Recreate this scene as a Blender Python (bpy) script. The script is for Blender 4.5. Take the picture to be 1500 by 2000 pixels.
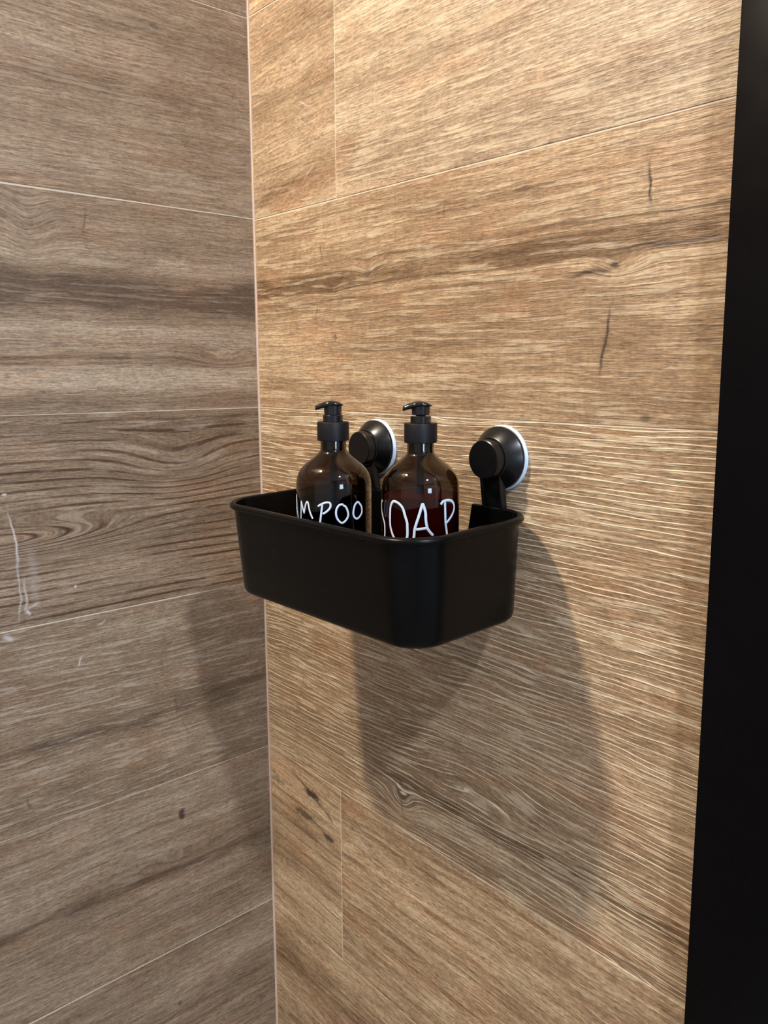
import bpy, bmesh, math, random
from mathutils import Vector, Matrix
for o in list(bpy.data.objects):
    bpy.data.objects.remove(o)
S = bpy.context.scene
C = S.collection
PI = math.pi
rad = math.radians

# ------------------------------------------------------------------ camera
F_PX = 1582.39
cam_data = bpy.data.cameras.new('camera')
cam_data.sensor_fit = 'HORIZONTAL'; cam_data.sensor_width = 36.0
cam_data.lens = F_PX / 1500 * 36.0
cam_data.clip_start = 0.01
cam = bpy.data.objects.new('camera', cam_data); C.objects.link(cam)
yaw, pitch, roll = -0.8516, -0.1741, -0.0028
fw = Vector((math.sin(yaw)*math.cos(pitch), math.cos(yaw)*math.cos(pitch), math.sin(pitch)))
rt = Vector((math.cos(yaw), -math.sin(yaw), 0)); up = rt.cross(fw)
rt2 = rt*math.cos(roll) + up*math.sin(roll); up2 = -rt*math.sin(roll) + up*math.cos(roll)
m = Matrix((rt2, up2, -fw)).transposed().to_4x4(); m.translation = Vector((0.7710, -0.4923, 0.0417))
cam.matrix_world = m
S.camera = cam

# ------------------------------------------------------------------ light and exposure
S.view_settings.view_transform = 'Standard'; S.view_settings.look = 'None'
S.view_settings.exposure = 0.0; S.view_settings.gamma = 1.0; S.view_settings.use_curve_mapping = False
CEIL = 0.95; FLOOR = -1.3; XFAR = 2.4; YFRONT = -1.7
w = bpy.data.worlds.new('world'); S.world = w; w.use_nodes = True
w.node_tree.nodes['Background'].inputs[0].default_value = (0.75, 0.82, 1, 1)
w.node_tree.nodes['Background'].inputs[1].default_value = 0.05
WARM = (1.0, 0.88, 0.70); COOL = (0.52, 0.73, 1.0)
LAMPS = [  # x, y, radius, watts, colour
    (0.06, -0.69, 0.046, 20.5, WARM),
    (1.36, -0.42, 0.040, 22.0, (0.90, 0.94, 1.0)),
]
WIN = dict(y0=-0.88, y1=-0.46, z0=-0.10, z1=0.32, watts=12.0, col=COOL)
def area_light(name, loc, rot, sx, sy, watts, col, shape='RECTANGLE'):
    d = bpy.data.lights.new(name, 'AREA'); d.shape = shape; d.size = sx; d.size_y = sy
    d.energy = watts; d.color = col
    o = bpy.data.objects.new(name, d); C.objects.link(o); o.location = loc; o.rotation_euler = rot
    return o
for x, y, r, wt, col in LAMPS:
    area_light('downlight_glow', (x, y, CEIL-0.012), (0, 0, 0), 2*r, 2*r, wt, col, 'DISK')
area_light('window_daylight', (XFAR-0.03, (WIN['y0']+WIN['y1'])/2, (WIN['z0']+WIN['z1'])/2), (0, PI/2, 0),
           WIN['z1']-WIN['z0'], WIN['y1']-WIN['y0'], WIN['watts'], WIN['col'])

# ------------------------------------------------------------------ helpers
def link(name, mesh, mat, parent=None):
    o = bpy.data.objects.new(name, mesh); C.objects.link(o)
    if mat: mesh.materials.append(mat)
    if parent is not None:
        o.parent = parent
    return o
def wl(o):
    v = Vector((0, 0, 0))
    while o is not None:
        v += o.location; o = o.parent
    return v
def obj(name, bm, mat, parent=None, smooth=None, origin=None):
    """bm is in world coordinates; the parent's location is taken off."""
    off = wl(parent) if parent is not None else Vector((0, 0, 0))
    org = Vector(origin) if origin is not None else off
    bmesh.ops.translate(bm, verts=bm.verts, vec=-org)
    bmesh.ops.recalc_face_normals(bm, faces=bm.faces)
    me = bpy.data.meshes.new(name); bm.to_mesh(me); bm.free()
    if smooth is not None:
        for p in me.polygons: p.use_smooth = True
        me.set_sharp_from_angle(angle=rad(smooth))
    o = link(name, me, mat, parent); o.location = org - off
    return o
def thing(name, label, cat, loc, group=None):
    o = bpy.data.objects.new(name, None); C.objects.link(o); o.location = loc
    o.empty_display_size = 0.02
    o['label'] = label; o['category'] = cat
    if group: o['group'] = group
    return o
def struct(o, label=None):
    o['kind'] = 'structure'
    if label: o['label'] = label
    return o
def add_box(bm, x0, x1, y0, y1, z0, z1, bev=0, seg=2):
    g = bmesh.ops.create_cube(bm, size=1)['verts']
    for v in g:
        v.co = Vector((x0+(v.co.x+.5)*(x1-x0), y0+(v.co.y+.5)*(y1-y0), z0+(v.co.z+.5)*(z1-z0)))
    if bev:
        ed = list({e for v in g for e in v.link_edges})
        bmesh.ops.bevel(bm, geom=ed, offset=bev, segments=seg, affect='EDGES', profile=.5)
def box(*a, **k):
    bm = bmesh.new(); add_box(bm, *a, **k); return bm
def lathe(bm, prof, origin=(0, 0, 0), axis='Z', n=64, close=False):
    """prof: (radius, height) list; axis Z up or Y pointing to -y."""
    rings = []
    o = Vector(origin)
    for r, h in prof:
        if r < 1e-7:
            co = Vector((0, 0, h)) if axis == 'Z' else Vector((0, -h, 0))
            rings.append([bm.verts.new(o+co)])
        else:
            R = []
            for i in range(n):
                t = 2*PI*i/n
                co = Vector((r*math.cos(t), r*math.sin(t), h)) if axis == 'Z' else Vector((r*math.cos(t), -h, r*math.sin(t)))
                R.append(bm.verts.new(o+co))
            rings.append(R)
    prs = list(zip(rings, rings[1:])) + ([(rings[-1], rings[0])] if close else [])
    for a, b in prs:
        if len(a) == 1 and len(b) == 1: continue
        for i in range(n):
            j = (i+1) % n
            if len(a) == 1: bm.faces.new((a[0], b[i], b[j]))
            elif len(b) == 1: bm.faces.new((a[i], b[0], a[j]))
            else: bm.faces.new((a[i], b[i], b[j], a[j]))
    if not close:
        for R in (rings[0], rings[-1]):
            if len(R) > 2 and R is rings[0] and capA[0]: bm.faces.new(R)
            elif len(R) > 2 and R is rings[-1] and capA[1]: bm.faces.new(R)
capA = [True, True]

# ------------------------------------------------------------------ node helper
class G:
    def __init__(s, name):
        s.mat = bpy.data.materials.new(name); s.mat.use_nodes = True
        s.t = s.mat.node_tree; s.n = s.t.nodes; s.b = s.n['Principled BSDF']
    def lk(s, a, b): s.t.links.new(a, b)
    def put(s, sock, v):
        if hasattr(v, 'is_output'): s.lk(v, sock)
        else: sock.default_value = v
    def m(s, op, a, b=0.0, c=0.0, clamp=False):
        n = s.n.new('ShaderNodeMath'); n.operation = op; n.use_clamp = clamp
        s.put(n.inputs[0], a); s.put(n.inputs[1], b)
        if len(n.inputs) > 2: s.put(n.inputs[2], c)
        return n.outputs[0]
    def add(s, a, b): return s.m('ADD', a, b)
    def sub(s, a, b): return s.m('SUBTRACT', a, b)
    def mul(s, a, b): return s.m('MULTIPLY', a, b)
    def xyz(s, v=None):
        if v is None: v = s.n.new('ShaderNodeTexCoord').outputs['Object']
        n = s.n.new('ShaderNodeSeparateXYZ'); s.lk(v, n.inputs[0]); return n.outputs
    def vec(s, x, y, z):
        n = s.n.new('ShaderNodeCombineXYZ'); s.put(n.inputs[0], x); s.put(n.inputs[1], y); s.put(n.inputs[2], z); return n.outputs[0]
    def noise(s, v, detail=2.0, rough=.5, dist=0.0):
        n = s.n.new('ShaderNodeTexNoise'); s.lk(v, n.inputs['Vector']); n.inputs['Scale'].default_value = 1
        n.inputs['Detail'].default_value = detail; n.inputs['Roughness'].default_value = rough
        n.inputs['Distortion'].default_value = dist
        return n.outputs['Fac']
    def rng(s, v, a, b, c=0.0, d=1.0, smooth=True):
        n = s.n.new('ShaderNodeMapRange'); n.interpolation_type = 'SMOOTHSTEP' if smooth else 'LINEAR'
        s.put(n.inputs[0], v); n.inputs[1].default_value = a; n.inputs[2].default_value = b
        n.inputs[3].default_value = c; n.inputs[4].default_value = d
        return n.outputs[0]
    def mix(s, f, a, b, mode='MIX'):
        n = s.n.new('ShaderNodeMix'); n.data_type = 'RGBA'; n.blend_type = mode
        s.put(n.inputs[0], f)
        for i, c in ((6, a), (7, b)):
            if hasattr(c, 'is_output'): s.lk(c, n.inputs[i])
            else: n.inputs[i].default_value = (*c[:3], 1)
        return n.outputs[2]
    def gauss(s, u, v, u0, v0, su, sv):
        a = s.mul(s.sub(u, u0), 1/su); b = s.mul(s.sub(v, v0), 1/sv)
        return s.m('EXPONENT', s.mul(s.add(s.mul(a, a), s.mul(b, b)), -1))
    def seg(s, u, v, p, q, w):
        """1 inside a short stroke from p to q of half width w"""
        dx, dy = q[0]-p[0], q[1]-p[1]; L = math.hypot(dx, dy); dx /= L; dy /= L
        a = s.sub(u, (p[0]+q[0])/2); b = s.sub(v, (p[1]+q[1])/2)
        al = s.add(s.mul(a, dx), s.mul(b, dy)); ac = s.add(s.mul(a, -dy), s.mul(b, dx))
        e1 = s.m('POWER', s.m('ABSOLUTE', s.mul(al, 2/L)), 4); e2 = s.m('POWER', s.m('ABSOLUTE', s.mul(ac, 1/w)), 2)
        return s.m('EXPONENT', s.mul(s.add(e1, e2), -1))

def simple(name, col, rough=.5, spec=.5, metal=0, bump=None):
    g = G(name); b = g.b
    b.inputs['Base Color'].default_value = (*col, 1); b.inputs['Roughness'].default_value = rough
    b.inputs['Specular IOR Level'].default_value = spec; b.inputs['Metallic'].default_value = metal
    v = g.n.new('ShaderNodeTexCoord').outputs['Object']
    n = g.n.new('ShaderNodeTexNoise'); g.lk(v, n.inputs['Vector']); n.inputs['Scale'].default_value = bump[0] if bump else 40
    n.inputs['Detail'].default_value = 3
    g.lk(g.rng(n.outputs['Fac'], .3, .7, rough*.88, min(1, rough*1.1)), b.inputs['Roughness'])
    if bump:
        bp = g.n.new('ShaderNodeBump'); bp.inputs['Strength'].default_value = bump[1]; bp.inputs['Distance'].default_value = bump[2]
        g.lk(n.outputs['Fac'], bp.inputs['Height']); g.lk(bp.outputs[0], b.inputs['Normal'])
    return g.mat
def emit(name, col, strength):
    g = G(name); b = g.b
    b.inputs['Base Color'].default_value = (0.8, 0.8, 0.8, 1)
    b.inputs['Emission Color'].default_value = (*col, 1); b.inputs['Emission Strength'].default_value = strength
    return g.mat

M = {}
M['grout'] = simple('cream_grout', (0.80, 0.70, 0.56), .85, .2, bump=(900, .3, .0003))
M['sealant'] = simple('pinkish_corner_sealant', (0.66, 0.47, 0.36), .5, .4)
M['plaster'] = simple('pale_grey_plaster', (0.42, 0.42, 0.44), .8, .3, bump=(60, .1, .001))
M['white'] = simple('white_ceiling_paint', (0.80, 0.80, 0.80), .8, .3)
M['floor'] = simple('grey_floor_tile', (0.30, 0.28, 0.27), .4, .4)
M['frame'] = simple('matt_black_frame', (0.0022, 0.0022, 0.0030), .30, .11)
M['black'] = simple('matt_black_plastic', (0.003, 0.003, 0.0035), .30, .42)
M['basket'] = simple('satin_black_basket', (0.0018, 0.0018, 0.0019), .30, .17)
M['inner'] = M['basket']
M['gloss'] = simple('glossy_black_pump', (0.008, 0.008, 0.009), .13, .5)
M['collar'] = simple('matt_black_collar', (0.004, 0.004, 0.006), .5, .25)
M['pad'] = simple('white_suction_pad', (0.62, 0.76, 0.92), .3, .5)
M['paint'] = simple('white_paint_pen', (0.66, 0.76, 0.92), .45, .4)
M['tube'] = simple('black_dip_tube', (0.01, 0.009, 0.008), .3, .4)
M['pane'] = emit('daylit_frosted_pane', (0.74, 0.86, 1.0), 2.0)
M['diffuser'] = emit('lamp_diffuser', (1.0, 0.92, 0.82), 8.0)
M['metal'] = simple('white_lamp_ring', (0.7, 0.7, 0.7), .3, .5)

def glass(name, col, rough, ior, dens=None):
    g = G(name); b = g.b
    b.inputs['Base Color'].default_value = (*col, 1); b.inputs['Transmission Weight'].default_value = 1
    b.inputs['Roughness'].default_value = rough; b.inputs['IOR'].default_value = ior
    return g.mat
M['amber'] = glass('amber_bottle_plastic', (0.24, 0.17, 0.095), 0.0, 1.45)
def liquid(name, col, spec=.1):
    g = G(name); b = g.b
    n = g.noise(g.n.new('ShaderNodeTexCoord').outputs['Object'], 2)
    g.lk(g.mix(n, [c*.85 for c in col], [c*1.15 for c in col]), b.inputs['Base Color'])
    b.inputs['Roughness'].default_value = .3; b.inputs['Specular IOR Level'].default_value = spec
    return g.mat
M['shampoo'] = liquid('dark_shampoo', (0.006, 0.004, 0.003))
M['soap'] = liquid('dark_red_soap', (0.50, 0.05, 0.015))

DARK = (0.170, 0.100, 0.052); MID = (0.385, 0.255, 0.150); LIGHT = (0.66, 0.49, 0.31); CREAM = (0.92, 0.77, 0.54)
def wood(name, axis, seed, dark=DARK, mid=MID, light=LIGHT, cream=CREAM, tone=0.0, contrast=1.0, relief=.5,
         lines=.5, lf=260, ring=0.0, rfreq=300, warp=.012, knots=(), bands=(), cracks=(), spots=(), marks=(), pores=.5, cross=.3, slope=0.0, fine=1.0, ridge=0.0):
    """axis 0: grain runs along x (tiles on wall y=0); axis 1: along y. u along the grain, v up."""
    g = G(name)
    o = g.xyz(); u = o[0] if axis == 0 else g.mul(o[1], -1); v = o[2]
    sd = seed*3.17
    n0 = g.noise(g.vec(g.mul(u, 5), g.mul(v, 16), sd), 2)
    n1 = g.noise(g.vec(g.mul(u, 30), g.mul(v, 70), sd+5), 1)
    h = g.add(v, g.add(g.mul(g.sub(n0, .5), warp*1.1), g.mul(g.sub(n1, .5), warp*.10)))
    if slope: h = g.add(h, g.mul(u, slope))
    for (u0, v0, su, sv, a) in knots:
        h = g.add(h, g.mul(g.gauss(u, v, u0, v0, su, sv), a))
    t = g.noise(g.vec(g.mul(u, 3.0), g.mul(h, 22), sd+11), 3, .5)
    t = g.rng(t, .5-.22/contrast, .5+.22/contrast)
    t2 = g.noise(g.vec(g.mul(u, 14), g.mul(h, 120), sd+17), 4, .6)
    t3 = g.noise(g.vec(g.mul(u, 26), g.mul(v, 34), sd+19), 3, .6)     # cloudy patches
    T = g.add(g.mul(t, .30*contrast), g.mul(g.sub(t2, .5), .60*contrast))
    T = g.add(T, g.add(g.mul(g.sub(t3, .5), .38), .36+tone))
    for (v0, wd, a, ua, ub) in bands:     # long tone bands that follow the grain
        d = g.mul(g.sub(h, v0), 1/wd); e = g.m('EXPONENT', g.mul(g.mul(d, d), -1))
        k = g.mul(g.rng(u, ua-.04, ua+.02), g.rng(u, ub+.04, ub-.02))
        br = g.rng(g.noise(g.vec(g.mul(u, 18), g.mul(h, 70), sd+40), 4, .6), .28, .62, .30, 1)
        T = g.add(T, g.mul(g.mul(g.mul(e, k), a), br))
    # fine grain: long threads and short dashes
    f1 = g.noise(g.vec(g.mul(u, 34), g.mul(h, lf*3.0), sd+23), 3, .65)
    f2 = g.noise(g.vec(g.mul(u, 170), g.mul(h, lf*3.6), sd+29), 2, .6)
    f3 = g.noise(g.vec(g.mul(u, 330), g.mul(v, 620), sd+37), 2, .6)
    T = g.add(T, g.mul(g.sub(f1, .5), .35*fine))
    if ring:
        s_ = g.m('SINE', g.mul(h, rfreq)); s_ = g.rng(s_, .45, 1.0)
        msk = g.rng(g.noise(g.vec(g.mul(u, 9), g.mul(v, 40), sd+31), 3), .35, .6, .15, 1)
        rgm = g.mul(s_, msk); T = g.sub(T, g.mul(rgm, ring*.6))
    if cross:
        cx = g.noise(g.vec(g.mul(u, 420), g.mul(v, 60), sd+61), 2)
        T = g.add(T, g.mul(g.sub(cx, .5), cross*.5))
    ramp = g.n.new('ShaderNodeValToRGB'); g.lk(T, ramp.inputs[0]); e = ramp.color_ramp.elements
    e[0].position = 0.0; e[0].color = (*dark, 1); e[1].position = 1.0; e[1].color = (*light, 1)
    x = e.new(.5); x.color = (*mid, 1)
    col = ramp.outputs[0]
    fm = g.add(g.add(g.mul(g.sub(f1, .5), .9*fine), g.mul(g.sub(f2, .5), 1.5*fine)), g.mul(g.sub(f3, .5), .8*fine))
    fm = g.add(fm, 1.0); mul3 = g.vec(fm, g.mul(g.add(fm, 0.0), 1.0), fm)
    col = g.mix(1.0, col, mul3, 'MULTIPLY')
    if ring: col = g.mix(g.mul(rgm, ring), col, g.mix(1.0, col, (.62, .42, .34), 'MULTIPLY'))
    # dark pores: short thin dashes
    p = g.noise(g.vec(g.mul(u, 75), g.mul(h, lf*3.4), sd+71), 2, .5)
    pm = g.mul(g.rng(p, .58, .68), g.rng(t3, .35, .6, .35, 1))
    col = g.mix(g.mul(pm, pores), col, dark)
    # cream raised lines
    l0 = g.noise(g.vec(g.mul(u, 20), g.mul(h, lf*1.25), sd+83), 2, .5)
    l1 = g.noise(g.vec(g.mul(u, 90), g.mul(v, 120), sd+89), 2)
    lm = g.mul(g.rng(l0, .55, .62), g.rng(l1, .30, .60, .35, 1))
    rdg = None
    if ridge:                             # evenly spaced raised threads
        rj = g.noise(g.vec(g.mul(u, 11), g.mul(v, 90), sd+91), 2, .45)
        rs = g.m('SINE', g.add(g.mul(h, 1450), g.mul(rj, 11)))
        rk = g.noise(g.vec(g.mul(u, 24), g.mul(h, 420), sd+95), 3, .6)
        rdg = g.mul(g.rng(rs, .66, 1.0), g.rng(rk, .38, .58, .05, 1))
        lm = g.m('MAXIMUM', g.mul(lm, .45), g.mul(rdg, ridge))
    col = g.mix(g.mul(lm, lines), col, cream)
    hgt = g.add(g.add(g.mul(g.rng(l0, .45, .62), .35), g.mul(f1, .35)), g.mul(f2, .7))
    if rdg: hgt = g.add(hgt, g.mul(rdg, .7))
    nvar = g.noise(g.vec(g.mul(u, 10), g.mul(v, 30), sd+97), 2)
    col = g.mix(g.mul(g.rng(nvar, .5, .75), .35), col, g.mix(1.0, col, (1.08, .80, .66), 'MULTIPLY'))
    for (u0, v0, su, sv, a) in spots:      # dark knots
        nn = g.noise(g.vec(g.mul(u, 160), g.mul(v, 160), sd+7), 3)
        k = g.gauss(u, v, u0, v0, su, sv); k = g.rng(g.add(k, g.mul(g.sub(nn, .5), 1.1)), .35, .9)
        col = g.mix(g.mul(k, a), col, (.055, .038, .028))
    for (p0, p1, wd, a) in cracks:
        wob = g.mul(g.sub(g.noise(g.vec(g.mul(u, 60), g.mul(v, 60), sd+3), 2), .5), .008)
        k = g.seg(g.add(u, wob), g.add(v, wob), p0, p1, wd)
        col = g.mix(g.mul(k, a), col, (.07, .042, .028))
    for (p0, p1, wd, a) in marks:          # dried soap marks
        wob = g.mul(g.sub(g.noise(g.vec(g.mul(u, 40), g.mul(v, 40), 3.0), 2), .5), .010)
        k = g.seg(g.add(u, wob), g.add(v, wob), p0, p1, wd)
        col = g.mix(g.mul(k, a), col, (.72, .70, .70))
    g.lk(col, g.b.inputs['Base Color'])
    bp = g.n.new('ShaderNodeBump'); bp.inputs['Strength'].default_value = relief; bp.inputs['Distance'].default_value = .0012
    g.lk(hgt, bp.inputs['Height']); g.lk(bp.outputs[0], g.b.inputs['Normal'])
    g.lk(g.rng(l0, .3, .7, .40, .55), g.b.inputs['Roughness'])
    g.b.inputs['Specular IOR Level'].default_value = .42
    return g.mat

# ------------------------------------------------------------------ room shell
XR = 0.5334                       # end of the tiled wall
def slab(name, *a, mat='plaster', label=None):
    return struct(obj(name, box(*a), M[mat]), label)
wall_right = slab('wall_right', -0.06, XR+.01, 0.0005, 0.06, FLOOR, CEIL, mat='grout', label='wood look tiled shower wall the caddy hangs on')
wall_left = slab('wall_left', -0.06, -0.0005, YFRONT, 0.0008, FLOOR, CEIL, mat='grout', label='wood look tiled shower wall left of the corner')
slab('wall_back', XR+.15, XFAR+.06, 0.0, 0.06, FLOOR, CEIL, label='plain wall beyond the black frame')
slab('wall_front', -0.06, XFAR+.06, YFRONT-.06, YFRONT, FLOOR, CEIL, label='plain wall behind the camera')
slab('floor', -0.06, XFAR+.06, YFRONT-.06, .06, FLOOR-.06, FLOOR, mat='floor', label='grey bathroom floor')
slab('ceiling', -0.06, XFAR+.06, YFRONT-.06, .06, CEIL, CEIL+.06, mat='white', label='white bathroom ceiling')
# far wall with window opening
bm = bmesh.new()
add_box(bm, XFAR, XFAR+.06, YFRONT, WIN['y0'], FLOOR, CEIL)
add_box(bm, XFAR, XFAR+.06, WIN['y1'], 0, FLOOR, CEIL)
add_box(bm, XFAR, XFAR+.06, WIN['y0'], WIN['y1'], FLOOR, WIN['z0'])
add_box(bm, XFAR, XFAR+.06, WIN['y0'], WIN['y1'], WIN['z1'], CEIL)
struct(obj('wall_far', bm, M['plaster']), 'plain wall with the window')
bm = bmesh.new()
y0, y1, z0, z1 = WIN['y0'], WIN['y1'], WIN['z0'], WIN['z1']
for a in ((y0, y1, z0, z0+.03), (y0, y1, z1-.03, z1), (y0, y0+.03, z0+.03, z1-.03), (y1-.03, y1, z0+.03, z1-.03)):
    add_box(bm, XFAR+.0, XFAR+.05, *a)
win = struct(obj('window_1', bm, M['metal']), 'frosted bathroom window')
obj('pane', box(XFAR+.02, XFAR+.03, y0+.03, y1-.03, z0+.03, z1-.03), M['pane'], win)
# downlights recessed in the ceiling
for x, y, r, wt, col in LAMPS:
    t = thing('ceiling_light', 'round recessed downlight in the white ceiling' + (' near the shower corner' if x < .5 else ' out in the room'), 'lamp', (x, y, CEIL))
    bm = bmesh.new()
    lathe(bm, [(r+.001, -.006), (r+.008, -.006), (r+.012, 0.0), (r+.001, 0.0)], (x, y, CEIL), close=True)
    obj('ring', bm, M['metal'], t, smooth=40)
    bm = bmesh.new(); lathe(bm, [(0, -.003), (r, -.003), (r, -.0005), (0, -.0005)], (x, y, CEIL))
    obj('diffuser', bm, M['diffuser'], t, smooth=40)
# black frame
bm = box(XR, XR+.16, -.012, .05, -1.0, .92, bev=.0012)
for v in bm.verts:
    if v.co.x < XR+.05: v.co.x += -.0142*(v.co.z)-.0004
    v.co.z = v.co.z*1.02 if v.co.z > 0 else v.co.z*1.25
struct(obj('trim_1', bm, M['frame'], smooth=35), 'matt black metal frame upright at the right edge of the tiled wall')
bm = bmesh.new()   # corner sealant bead
lathe(bm, [(.0010, -1.28), (.0010, .94)], (0.0002, -0.0002, 0), n=10)
struct(obj('trim_2', bm, M['sealant'], smooth=60), 'thin pinkish sealant bead down the corner between the two tiled walls')

# ------------------------------------------------------------------ tiles
RJ = {2: (.3972, .3976), 1: (.1988, .1990), 0: (.0011, .0028), -1: (-.1950, -.1940), -2: (-.3998, -.4048), -3: (-.6035, -.6085)}
RJ = {k: RJ.get(k, (k*.2, k*.2)) for k in range(-7, 6)}
LJ = {2: (.3958, .400), 1: (.2000, .2036), 0: (.0008, .0040), -1: (-.1955, -.1975), -2: (-.3997, -.4016), -3: (-.6020, -.6090)}
LJ = {k: LJ.get(k, (k*.2, k*.2)) for k in range(-7, 6)}
def tile(axis, u0, u1, zl, zh, mat, parent, span):
    """zl, zh: functions u -> height of the lower and upper joint"""
    bm = bmesh.new(); c = .00035; J = .0005 if axis == 0 else .00045
    def P(u, z, d):
        return Vector((u, -d, z)) if axis == 0 else Vector((d, -u, z))
    U0, U1 = u0+J, u1-J
    back = [P(U0, zl(U0)+J, -.004), P(U1, zl(U1)+J, -.004), P(U1, zh(U1)-J, -.004), P(U0, zh(U0)-J, -.004)]
    edge = [P(U0, zl(U0)+J, -c), P(U1, zl(U1)+J, -c), P(U1, zh(U1)-J, -c), P(U0, zh(U0)-J, -c)]
    top = [P(U0+c, zl(U0)+J+c, 0), P(U1-c, zl(U1)+J+c, 0), P(U1-c, zh(U1)-J-c, 0), P(U0+c, zh(U0)-J-c, 0)]
    r = [[bm.verts.new(v) for v in q] for q in (back, edge, top)]
    for a, b in ((0, 1), (1, 2)):
        for i in range(4): bm.faces.new((r[a][i], r[a][(i+1) % 4], r[b][(i+1) % 4], r[b][i]))
    bm.faces.new(r[0][::-1]); bm.faces.new(r[2])
    return obj('tile', bm, mat, parent)
def lin(pair, span):
    a, b = pair
    return lambda u: a+(b-a)*min(u, span*1.2)/span
WR = {}
WR[(1, 0)] = wood('wood_tile_r1a', 0, 1, light=(.66, .50, .34), mid=(.42, .29, .18), tone=-.04, lines=.15, relief=.25, lf=170, warp=.012, slope=-.05, bands=((.305, .018, -.22, 0, .16), (.215, .008, -.2, 0, .1)), marks=(((.083, .296), (.104, .290), .0006, .5), ((.080, .285), (.098, .272), .0006, .4), ((.094, .227), (.108, .235), .0006, .4)))
WR[(1, 1)] = wood('wood_tile_r1b', 0, 2, light=(.70, .57, .41), mid=(.46, .335, .22), dark=(.24, .155, .095), tone=.03, lines=.35, relief=.4, lf=280, warp=.006, bands=((.235, .012, -.30, .12, .5), (.345, .01, .15, .1, .5)), cross=.5)
WR[(0, 0)] = wood('wood_tile_r0', 0, 3, tone=-.02, lines=.3, relief=.45, lf=280, warp=.008, cross=.5,
    knots=((.186, .1315, .012, .008, .005), (.448, .1085, .018, .009, .007), (.135, .118, .016, .007, .004)),
    bands=((.127, .0065, -.62, -.1, .6), (.1195, .0018, -.6, -.1, .6), (.134, .0016, -.45, -.1, .6), (.142, .002, -.4, .2, .6), (.109, .0018, -.35, .0, .45), (.172, .006, -.25, .25, .42), (.06, .004, -.22, .1, .3), (.02, .010, -.16, 0, .5), (.155, .012, .10, .0, .5)),
    cracks=(((.4686, .1725), (.4715, .146), .0012, 1), ((.4452, .0845), (.4380, .037), .0013, 1), ((.1150, .160), (.1185, .146), .0010, .55), ((.1100, .107), (.1060, .088), .0010, .45), ((.2843, .176), (.2835, .163), .0011, .5),
            ((0, .1215), (.08, .1305), .0010, .6), ((.27, .1315), (.40, .1265), .0009, .5), ((.440, .1215), (.524, .1205), .0014, .9), ((.41, .1065), (.446, .1095), .0016, .95)),
    spots=((.446, .1105, .005, .0035, .85), (.187, .1285, .007, .004, .5), (.4746, .0085, .006, .004, .55), (.1381, .0719, .003, .005, .5), (.365, .1725, .012, .0025, .5), (.13, .119, .006, .004, .35)))
WR[(-1, 0)] = wood('wood_tile_rm1', 0, 4, tone=-.03, lines=1.0, relief=.45, ridge=1.0, lf=230, warp=.006, contrast=.6, pores=.6, cross=.15)
WR[(-2, 0)] = wood('wood_tile_rm2', 0, 5, tone=-.08, lines=1.0, relief=.45, ridge=.9, lf=230, warp=.016, pores=.6, cross=.15,
    knots=((.235, -.375, .022, .014, .016), (.33, -.300, .07, .03, -.014)),
    bands=((-.378, .010, .45, .24, .5), (-.350, .007, -.55, .22, .6), (-.365, .003, .4, .22, .45)), cracks=(((.222, -.350), (.236, -.385), .0010, .6),))
WR[(-3, 0)] = wood('wood_tile_rm3a', 0, 6, tone=.22, lines=.2, relief=.3, lf=150, warp=.012, slope=.06, ring=.3, rfreq=420,
    cracks=(((.045, -.413), (.110, -.438), .0020, .85), ((.11, -.437), (.122, -.447), .0014, .7), ((.07, -.456), (.125, -.468), .0016, .5)),
    spots=((.085, -.428, .022, .006, .95), (.070, -.458, .026, .008, .75), (.115, -.467, .012, .005, .95), (.015, -.437, .020, .007, .5)), bands=((-.47, .006, -.35, 0, .2), (-.52, .02, -.3, 0, .2)))
WR[(-3, 1)] = wood('wood_tile_rm3b', 0, 7, tone=.10, lines=.25, relief=.4, lf=150, warp=.012, ring=.25, rfreq=330, bands=((-.45, .02, -.10, .1, .6), (-.52, .02, .15, .1, .6), (-.5, .012, -.2, .1, .6)))
WR[(-4, 0)] = wood('wood_tile_rm4', 0, 8, tone=.08, lines=.2, relief=.3, lf=150, ring=.15, rfreq=250, bands=((-.66, .02, -.4, 0, .25), (-.625, .012, .15, 0, .6)))
WR[(2, 0)] = wood('wood_tile_r2', 0, 9, tone=.12, lines=.3, relief=.4, lf=170, ring=.3, rfreq=400)
GD = (0.125, 0.080, 0.050); GM = (0.262, 0.184, 0.118); GL = (0.44, 0.34, 0.24); GC = (0.58, 0.48, 0.37)  # same tile wood, darker and greyer: left wall's weaker light put into colour
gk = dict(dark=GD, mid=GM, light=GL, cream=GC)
WL = {}
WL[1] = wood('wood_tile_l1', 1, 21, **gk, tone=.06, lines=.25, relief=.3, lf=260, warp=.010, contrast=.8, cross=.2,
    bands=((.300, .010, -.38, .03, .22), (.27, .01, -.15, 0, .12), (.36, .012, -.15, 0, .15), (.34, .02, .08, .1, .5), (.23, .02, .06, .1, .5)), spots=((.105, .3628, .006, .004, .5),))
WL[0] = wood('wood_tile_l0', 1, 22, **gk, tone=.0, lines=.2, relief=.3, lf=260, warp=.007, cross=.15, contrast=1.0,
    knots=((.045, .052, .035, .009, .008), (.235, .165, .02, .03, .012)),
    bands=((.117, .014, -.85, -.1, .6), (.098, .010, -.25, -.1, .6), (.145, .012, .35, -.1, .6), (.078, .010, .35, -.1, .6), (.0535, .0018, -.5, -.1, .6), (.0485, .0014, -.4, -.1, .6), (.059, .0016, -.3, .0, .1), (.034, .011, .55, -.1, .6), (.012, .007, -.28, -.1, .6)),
    cracks=(((.182, .190), (.186, .165), .0012, .45),), spots=((.265, .175, .02, .006, .4), (.268, .163, .012, .003, .5)))
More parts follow.
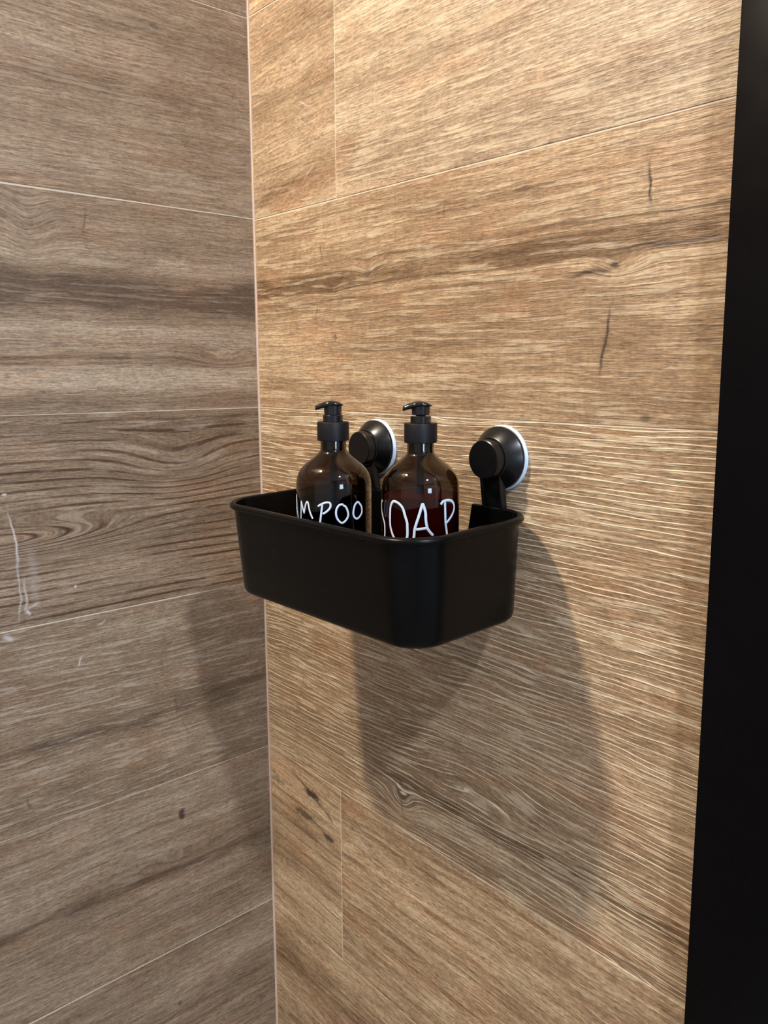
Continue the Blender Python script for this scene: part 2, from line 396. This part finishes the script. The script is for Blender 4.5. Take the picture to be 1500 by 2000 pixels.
WL[-1] = wood('wood_tile_lm1', 1, 23, **gk, tone=-.02, lines=.3, relief=.4, lf=240, warp=.006, ring=.8, rfreq=720, cross=.2,
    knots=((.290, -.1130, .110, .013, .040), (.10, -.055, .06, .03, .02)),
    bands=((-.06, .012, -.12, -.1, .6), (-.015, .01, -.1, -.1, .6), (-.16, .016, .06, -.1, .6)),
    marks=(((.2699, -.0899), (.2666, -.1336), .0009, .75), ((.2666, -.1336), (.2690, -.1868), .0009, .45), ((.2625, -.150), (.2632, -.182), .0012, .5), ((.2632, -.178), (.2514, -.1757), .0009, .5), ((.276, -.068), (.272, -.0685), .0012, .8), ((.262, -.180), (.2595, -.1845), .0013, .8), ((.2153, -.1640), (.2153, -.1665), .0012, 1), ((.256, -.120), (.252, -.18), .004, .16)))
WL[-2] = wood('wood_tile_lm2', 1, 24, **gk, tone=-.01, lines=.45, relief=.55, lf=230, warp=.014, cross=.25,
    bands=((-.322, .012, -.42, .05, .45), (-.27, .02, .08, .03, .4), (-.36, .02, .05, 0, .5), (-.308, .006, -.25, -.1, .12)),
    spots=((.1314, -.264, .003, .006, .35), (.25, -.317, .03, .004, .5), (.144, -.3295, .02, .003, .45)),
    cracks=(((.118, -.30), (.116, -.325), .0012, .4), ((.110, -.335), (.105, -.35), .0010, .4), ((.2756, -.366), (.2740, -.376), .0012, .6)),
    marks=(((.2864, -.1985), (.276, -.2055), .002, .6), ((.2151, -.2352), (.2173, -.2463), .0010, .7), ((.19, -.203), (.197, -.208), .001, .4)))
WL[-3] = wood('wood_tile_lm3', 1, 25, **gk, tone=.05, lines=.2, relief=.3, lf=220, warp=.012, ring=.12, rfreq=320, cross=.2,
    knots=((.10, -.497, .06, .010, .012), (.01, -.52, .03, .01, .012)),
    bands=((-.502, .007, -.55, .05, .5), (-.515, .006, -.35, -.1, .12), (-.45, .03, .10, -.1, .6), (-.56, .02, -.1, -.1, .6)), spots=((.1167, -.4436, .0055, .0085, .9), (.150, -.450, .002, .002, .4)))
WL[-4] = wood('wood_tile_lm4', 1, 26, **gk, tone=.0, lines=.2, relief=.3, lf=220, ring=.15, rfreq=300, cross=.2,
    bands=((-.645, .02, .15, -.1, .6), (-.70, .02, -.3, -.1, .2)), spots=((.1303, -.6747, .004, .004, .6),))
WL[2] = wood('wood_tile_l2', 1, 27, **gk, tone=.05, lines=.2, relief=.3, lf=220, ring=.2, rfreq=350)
gen_r = [WR[(2, 0)], WR[(-4, 0)], WR[(-1, 0)]]
gen_l = [WL[2], WL[-4], WL[-3]]
XJ = {1: .1418, -3: .1368}
for k in range(-7, 5):
    zl = lin(RJ[k], XR) if k > -7 else (lambda u: FLOOR)
    zh = lin(RJ.get(k+1, (1.2, 1.2)), XR) if k < 4 else (lambda u: CEIL)
    if k == -7: zh = lin(RJ[-6], XR)
    segs = [0.0013]+([XJ[k]] if k in XJ else [])+[XR+.008]
    for i in range(len(segs)-1):
        mt = WR.get((k, i)) or gen_r[k % 3]
        tile(0, segs[i], segs[i+1], zl, zh, mt, wall_right, XR)
for k in range(-7, 5):
    zl = lin(LJ[k], .3) if k > -7 else (lambda u: FLOOR)
    zh = lin(LJ.get(k+1, (1.2, 1.2)), .3) if k < 4 else (lambda u: CEIL)
    if k == -7: zh = lin(LJ[-6], .3)
    L1 = [1.05, 0.62, 0.86][k % 3]
    segs = [0.0013, L1, 1.69]
    for i in range(2):
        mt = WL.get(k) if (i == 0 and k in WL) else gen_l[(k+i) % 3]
        tile(1, segs[i], segs[i+1], zl, zh, mt, wall_left, .3)

# ------------------------------------------------------------------ caddy
BX0, BX1, BY0, BY1, BZ = .1450, .3986, -.1423, -.0061, -.0675
TH, BR, BH, INS, ROT, LIP = .0311, .0358, .0799, .0047, .0073, .0036
ct, st, cr, sr = math.cos(TH), math.sin(TH), math.cos(ROT), math.sin(ROT)
def btr(x, y, z):
    Y = y-BY1; Y2 = Y*ct-z*st; Z2 = Y*st+z*ct; xm = (BX0+BX1)/2
    X2 = (x-xm)*cr-Z2*sr+xm; Z3 = (x-xm)*sr+Z2*cr
    return Vector((X2, Y2+BY1, Z3+BZ))
caddy = thing('shower_caddy', 'black rectangular shower basket hung on two suction cups on the wood-look wall', 'basket', ((BX0+BX1)/2, -.07, BZ-BH-.005))
def rrect(x0, x1, y0, y1, r):
    """list of (x, y) counter-clockwise, with straight sides subdivided; fixed count"""
    P = []; n = 12; ns = 24
    cs = [(x1-r, y1-r, 0), (x0+r, y1-r, 90), (x0+r, y0+r, 180), (x1-r, y0+r, 270)]
    for q, (cx, cy, a) in enumerate(cs):
        for i in range(n+1):
            t = rad(a+90*i/n); P.append((cx+r*math.cos(t), cy+r*math.sin(t)))
        nx = cs[(q+1) % 4]; t = rad(nx[2]); e = (nx[0]+r*math.cos(t), nx[1]+r*math.sin(t)); s0 = P[-1]
        for i in range(1, ns): P.append((s0[0]+(e[0]-s0[0])*i/ns, s0[1]+(e[1]-s0[1])*i/ns))
    return P
TW = .0019
def level(z, inset):
    """outline of the outer wall at local depth z (0 rim .. -BH), moved inwards"""
    k = -z/BH; d = LIP+INS*k+inset
    return rrect(BX0+d, BX1-d, BY0+d, BY1-d, max(BR-d*1.0, .004))
N = len(level(0, 0))
# top edge: a cut-out in the back wall between the two hangers
CX0, CX1, CD = .2185, .3300, .040
def topz(x, y):
    if y < BY1-.02: return 0.0
    s = .006
    a = min(max((x-CX0)/s, 0), 1); b = min(max((CX1-x)/s, 0), 1)
    return -CD*min(a, b)
# move back-wall samples so the cut-out edges are crisp
def fix_back(P):
    idx = [i for i in range(N) if 13 <= i < 13+23]
    xs = [CX1+.030, CX1+.012, CX1+.004, CX1+.001, CX1, CX1-.0015, CX1-.0035, CX1-.0055, CX1-.006, CX1-.02, CX1-.034, (CX0+CX1)/2,
          CX0+.034, CX0+.02, CX0+.006, CX0+.0055, CX0+.0035, CX0+.0015, CX0, CX0-.001, CX0-.004, CX0-.012, CX0-.030]
    for i, x in zip(idx, xs): P[i] = (x, P[i][1])
    return P
bm = bmesh.new()
top = fix_back(level(0, 0)); tz = [topz(*p) for p in top]
zs = [0, -.05, -.1, -.25, -.5, -.8, -1]
outer, inner = [], []
FR = .006
levels = [('w', f) for f in (0, .12, .3, .6, .86)]
def ring_at(f, inset):
    out = []
    for i in range(N):
        z = tz[i]+(-BH+FR-tz[i])*f
        p = fix_back(level(z, inset))[i] if False else None
        out.append((i, z))
    pts = []
    cache = {}
    for i, z in out:
        kz = round(z, 6)
        if kz not in cache: cache[kz] = fix_back(level(z, inset))
        pts.append(bm.verts.new(btr(*cache[kz][i], z)))
    return pts
rings = [ring_at(f, TW) for f in (1, .6, .3, .12, 0)]      # inner from bottom up
rings += [ring_at(f, 0) for f in (0, .12, .3, .6, 1)]      # outer from top down
for a, dz in ((30, 0), (60, 0), (90, 0)):                  # rounded lower edge
    s_, c_ = math.sin(rad(a)), math.cos(rad(a))
    P = fix_back(level(-BH+FR, FR*(1-c_))); rings.append([bm.verts.new(btr(x, y, -BH+FR-FR*s_)) for x, y in P])
for a, b in zip(rings, rings[1:]):
    for i in range(N): bm.faces.new((a[i], a[(i+1) % N], b[(i+1) % N], b[i]))
bm.faces.new(rings[-1])
P = fix_back(level(-BH+FR, TW+.002)); fl = [bm.verts.new(btr(x, y, -BH+.0022)) for x, y in P]
for i in range(N): bm.faces.new((fl[i], fl[(i+1) % N], rings[0][(i+1) % N], rings[0][i]))
bm.faces.new(fl[::-1])
obj('basket', bm, M['basket'], caddy, smooth=50)
# rolled rim, open at the cut-out
bm = bmesh.new()
idx = [i for i in range(N) if tz[i] > -.0001]
start = next(i for i in range(N) if tz[i] > -.0001 and tz[i-1] < -.0001)
seq = [];
for k in range(N):
    i = (start+k) % N
    if tz[i] > -.0001: seq.append(i)
# section: (inset from the outermost line, height)
prof = [(LIP+TW, -.0008), (LIP+TW-.0003, .0006), (LIP+TW-.0012, .0014), (LIP-.0012, .0014), (.0012, .0009), (.0003, 0), (0, -.0012), (.0002, -.0026), (.0010, -.0034), (.0020, -.0034), (LIP*.75, -.0026), (LIP+.0002, -.0026), (LIP+.0008, -.002)]
RR = []
for d, z in prof:
    P = rrect(BX0+d, BX1-d, BY0+d, BY1-d, BR-d); P = fix_back(P)
    RR.append([bm.verts.new(btr(P[i][0], P[i][1], z)) for i in seq])
for a in range(len(RR)):
    A, B = RR[a], RR[(a+1) % len(RR)]
    for i in range(len(seq)-1): bm.faces.new((A[i], A[i+1], B[i+1], B[i]))
bm.faces.new([r[0] for r in RR]); bm.faces.new([r[-1] for r in RR][::-1])
obj('rim', bm, M['basket'], caddy, smooth=60)
# suction cups
def suction_cup(cx, cz):
    o = (cx, 0, cz)
    bm = bmesh.new()
    lathe(bm, [(0, .0034), (.0240, .0034), (.0247, .0038), (.0248, .0062), (.0240, .0074), (.0170, .0150), (.0164, .0154), (.0162, .0162), (0, .0162)], o, 'Y', 72)
    cup = obj('suction_cup', bm, M['black'], caddy, smooth=28)
    bm = bmesh.new()
    lathe(bm, [(0, .0003), (.0256, .0003), (.0258, .0008), (.0256, .0022), (.0246, .0034), (.0238, .0036), (0, .0036)], o, 'Y', 72)
    p = obj('suction_pad', bm, M['pad'], cup, smooth=40); p['label'] = 'white rubber pad'
    bm = bmesh.new()
    lathe(bm, [(0, .0160), (.0153, .0160), (.0153, .0225), (.0151, .0235), (.0144, .0240), (0, .0240)], o, 'Y', 64)
    obj('knob', bm, M['black'], cup, smooth=30)
    bm = bmesh.new()
    add_box(bm, cx-.0108, cx+.0100, -.0146, -.0090, cz-.050, cz-.012, bev=.0008)
    add_box(bm, cx-.0108, cx-.0086, -.0158, -.0140, cz-.048, cz-.013, bev=.0004)
    add_box(bm, cx+.0078, cx+.0100, -.0158, -.0140, cz-.048, cz-.013, bev=.0004)
    for v in bm.verts:                    # the hanger steps back behind the basket wall
        if v.co.z < cz-.0405: v.co.y = min(v.co.y+.0052, -.0045)
    obj('hanger', bm, M['black'], cup, smooth=30)
suction_cup(.3523, -.0271)
suction_cup(.2010, -.0290)

# ------------------------------------------------------------------ bottles
BD = .0305
def chain_tube(bm, pts, nrm, w, t):
    """flat painted stroke following pts (Vectors) on the surface with outward normals"""
    n = len(pts); prev = None; K = 8
    for i in range(n):
        a = pts[max(i-1, 0)]; b = pts[min(i+1, n-1)]; d = (b-a).normalized(); s_ = d.cross(nrm[i]).normalized()
        R = []
        ww = w*(.75 if i in (0, n-1) else 1)
        for k in range(K):
            q = 2*PI*k/K
            R.append(bm.verts.new(pts[i]+s_*(ww*math.cos(q))+nrm[i]*(t*math.sin(q))))
        if prev:
            for k in range(K): bm.faces.new((prev[k], prev[(k+1) % K], R[(k+1) % K], R[k]))
        else: bm.faces.new(R[::-1])
        prev = R
    bm.faces.new(prev)
def smooth_path(P, sub=5):
    if len(P) < 3:
        return [(P[0][0]+(P[1][0]-P[0][0])*i/sub, P[0][1]+(P[1][1]-P[0][1])*i/sub) for i in range(sub+1)]
    out = []
    for i in range(len(P)-1):
        p0 = P[max(i-1, 0)]; p1 = P[i]; p2 = P[i+1]; p3 = P[min(i+2, len(P)-1)]
        for j in range(sub):
            t = j/sub
            out.append(tuple(.5*((2*p1[c])+(-p0[c]+p2[c])*t+(2*p0[c]-5*p1[c]+4*p2[c]-p3[c])*t*t+(-p0[c]+3*p1[c]-3*p2[c]+p3[c])*t**3) for c in (0, 1)))
    out.append(P[-1]); return out
# direction in which both spouts point
SP = Vector((-.62, -.785, 0)).normalized(); SQ = Vector((-SP.y, SP.x, 0))
def bottle(label, cx, cy, zt, zb, zliq, liq, liqname, letters, lw, gap):
    """zt: height of the pump top, zb: underside"""
    t = thing('pump_bottle', label, 'bottle', (cx, cy, zb), 'amber pump bottles in the shower caddy')
    o = (cx, cy, 0)
    zn = zt-.0406       # lower end of the neck, where the shoulder starts
    outer = [(0, zb+.0016), (.020, zb+.0010), (.0265, zb), (.0290, zb+.0008), (.0302, zb+.0028), (BD, zb+.006)]
    sh = [(BD, -.0285), (.0303, -.0245), (.0297, -.0210), (.0285, -.0172), (.0264, -.0138), (.0238, -.0108), (.0208, -.0082), (.0176, -.0058), (.0148, -.0036), (.0124, -.0014), (.0108, .0006), (.0104, .0020), (.0104, .0100)]
    outer += [(r, zn+h) for r, h in sh]
    th = .0013
    inner = [(max(r-th, 0), h-(th*.4 if r < .028 else 0)) for r, h in reversed(outer[6:])]
    inner[0] = (.0104-th, outer[-1][1])
    inner += [(.0292-th+.0006, zb+.006), (.0275, zb+.0035), (.0240, zb+.0026), (0, zb+.0030)]
    bm = bmesh.new(); lathe(bm, outer+inner, o, n=72)
    body = obj('body', bm, M['amber'], t, smooth=45)
    # liquid fills the body
    bm = bmesh.new(); R = BD-th-.0004
    lathe(bm, [(0, zb+.0036), (.0236, zb+.0034), (.0270, zb+.0045), (R, zb+.0080), (R, zliq-.0004), (R-.0006, zliq), (0, zliq)], o, n=72)
    obj(liqname, bm, M[liq], t, smooth=45)
    bm = bmesh.new(); lathe(bm, [(.0030, zliq+.0004), (.0030, zn+.0070)], o, n=20)
    obj('dip_tube', bm, M['tube'], t, smooth=45)
    # pump
    bm = bmesh.new()
    zc = zt-.0318
    lathe(bm, [(.0090, zc), (.0124, zc), (.0128, zc+.0004), (.0128, zc+.0142), (.0124, zc+.0148), (.0080, zc+.0148)], o, n=64)
    obj('collar', bm, M['collar'], t, smooth=35)
    bm = bmesh.new()
    lathe(bm, [(.0078, zc-.0004), (.0086, zc-.0004), (.0086, zc-.0098), (.0080, zc-.0102), (0, zc-.0102)], o, n=48)
    obj('pump_housing', bm, M['gloss'], t, smooth=35)
    bm = bmesh.new()
    z1 = zc+.0146
    lathe(bm, [(0, z1), (.0080, z1), (.0081, z1+.0052), (.0077, z1+.0057), (.0040, z1+.0057), (.0038, z1+.0060+gap), (0, z1+.0060+gap)], o, n=48)
    obj('pump_neck', bm, M['gloss'], t, smooth=35)
    # actuator head with its spout
    bm = bmesh.new(); za = z1+.0058+gap
    zh = zt-.0034
    lathe(bm, [(.0040, za+.0004), (.0066, za), (.0070, za+.0004), (.0072, zh)], o, n=48)
    nose = obj('nozzle', None or bm, M['gloss'], t, smooth=35)
    bm = bmesh.new()
    # head plate: a domed oval that narrows to the spout; cross sections along the spout direction
    secs = [(-.0084, .0020, -.0032, -.0024), (-.0080, .0048, -.0032, -.0018), (-.0064, .0066, -.0034, -.0008), (-.0035, .0077, -.0038, .0006), (0, .0079, -.0040, .0012), (.0035, .0076, -.0042, .0010), (.0065, .0062, -.0048, .0002),
            (.0088, .0047, -.0053, -.0006), (.0108, .0039, -.0058, -.0014), (.0126, .0037, -.0064, -.0022), (.0137, .0033, -.0068, -.0030), (.0140, .0028, -.0064, -.0036)]
    prev = None; c0 = Vector((cx, cy, zt-.0012))
    for s_, hw, lo, hi in secs:
        R = []
        for k in range(16):
            q = 2*PI*k/16; yy = hw*math.cos(q); zz = math.sin(q)
            zz = (lo+hi)/2+ (hi-lo)/2*(abs(zz)**.7)*(1 if zz > 0 else -1)
            R.append(bm.verts.new(c0+SP*s_+SQ*yy+Vector((0, 0, zz))))
        if prev:
            for k in range(16): bm.faces.new((prev[k], prev[(k+1) % 16], R[(k+1) % 16], R[k]))
        else: bm.faces.new(R[::-1])
        prev = R
    bm.faces.new(prev)
    obj('spout', bm, M['gloss'], t, smooth=60)
    for nm, strokes in letters:
        bm = bmesh.new()
        for st_ in strokes:
            P = smooth_path(st_, 6 if len(st_) > 2 else 8)
            pts, nr = [], []
            for a, z in P:
                n_ = Vector((math.cos(rad(a)), math.sin(rad(a)), 0)); nr.append(n_)
                pts.append(Vector((cx, cy, z))+n_*(BD+.00005))
            chain_tube(bm, pts, nr, lw, .00022)
        l = obj('letter', bm, M['paint'], body, smooth=60); l['label'] = 'hand-painted white letter '+nm
    return t
SH = [
 ('S', [[(-176, -.0600), (-180, -.0585), (-186, -.0590), (-188, -.0625), (-184, -.0665), (-178, -.0700), (-176, -.0735), (-179, -.0765), (-185, -.0765), (-188, -.0745)]]),
 ('H', [[(-165, -.0585), (-164, -.0770)], [(-152, -.0585), (-151, -.0770)], [(-165, -.0680), (-151, -.0675)]]),
 ('A', [[(-118.5, -.0575), (-117.0, -.0600), (-115.2, -.0640), (-114.0, -.0690), (-110, -.0739), (-108.1, -.0773)], [(-118.5, -.0575), (-126, -.0660), (-133, -.0775)], [(-127, -.0685), (-114, -.0685)]]),
 ('M', [[(-98.08, -.0764), (-97.82, -.0733), (-96.31, -.06084)], [(-96.31, -.06084), (-89.07, -.07044)], [(-89.07, -.07044), (-85.15, -.06317), (-80.32, -.06094), (-76.84, -.06794), (-71.48, -.07377)]]),
 ('P', [[(-55.31, -.06194), (-58.7, -.07459), (-59.35, -.07591)], [(-62.25, -.06342), (-55.29, -.0613), (-47.85, -.06011), (-43.44, -.06095), (-43.52, -.06397), (-48.04, -.06702), (-54.7, -.06928)]]),
 ('O', [[(-24.17, -.06184), (-30.29, -.06235), (-34.38, -.06574), (-34.88, -.07006), (-32.17, -.074), (-26.55, -.07651), (-20.7, -.07474), (-16.77, -.07098), (-17.97, -.06659), (-21.3, -.06344), (-24.6, -.0627)]]),
 ('O', [[(3.05, -.06222), (-.14, -.06094), (-5.2, -.06283), (-7.67, -.06662), (-8.22, -.07051), (-5.41, -.07329), (-1.44, -.07419), (3.95, -.07257), (8.08, -.06935), (6.98, -.06488), (3.05, -.06222)]]),
]
SO = [
 ('S', [[(-117, -.0588), (-121.5, -.0589), (-125, -.0615), (-123.5, -.0660), (-115.6, -.0705), (-108, -.0759), (-107.3, -.0841), (-111, -.0874), (-119, -.0890)]]),
 ('O', [[(-80.94, -.08662), (-86.84, -.08276), (-92.06, -.076), (-92.72, -.06842), (-91.31, -.06072), (-85.56, -.05658), (-76.59, -.0575), (-69.51, -.06092), (-65.67, -.06686), (-62.86, -.07145), (-62.38, -.07425), (-62.35, -.08227), (-66.55, -.08624), (-73.44, -.08756), (-80.94, -.08662)]]),
 ('A', [[(-53.78, -.08484), (-52.48, -.08198), (-51.21, -.07584), (-45.22, -.06547), (-40.57, -.05662)], [(-40.57, -.05662), (-36.6, -.06316), (-35.65, -.07017), (-32.94, -.07631), (-25.23, -.08144)], [(-49.45, -.07675), (-33.83, -.07559)]]),
 ('P', [[(-6.24, -.05664), (-5.41, -.06749), (-4.69, -.0732), (-2.13, -.08096), (-1.44, -.08387)], [(-13.64, -.05816), (-9.53, -.05601), (-1.63, -.05548), (7.67, -.05675), (13.36, -.06022), (12.69, -.06445), (5.25, -.06913), (-3.54, -.0728)]]),
]
bottle('amber pump bottle of shampoo hand-lettered SHAMPOO, nearer the wall corner', .25325, -.093, .0176, -.1464, -.0570, 'shampoo', 'shampoo', SH, .00078, .0)
bottle('amber pump bottle of soap hand-lettered SOAP, nearer the black frame', .31825, -.058, .0180, -.1454, -.0540, 'soap', 'liquid_soap', SO, .00098, .0008)
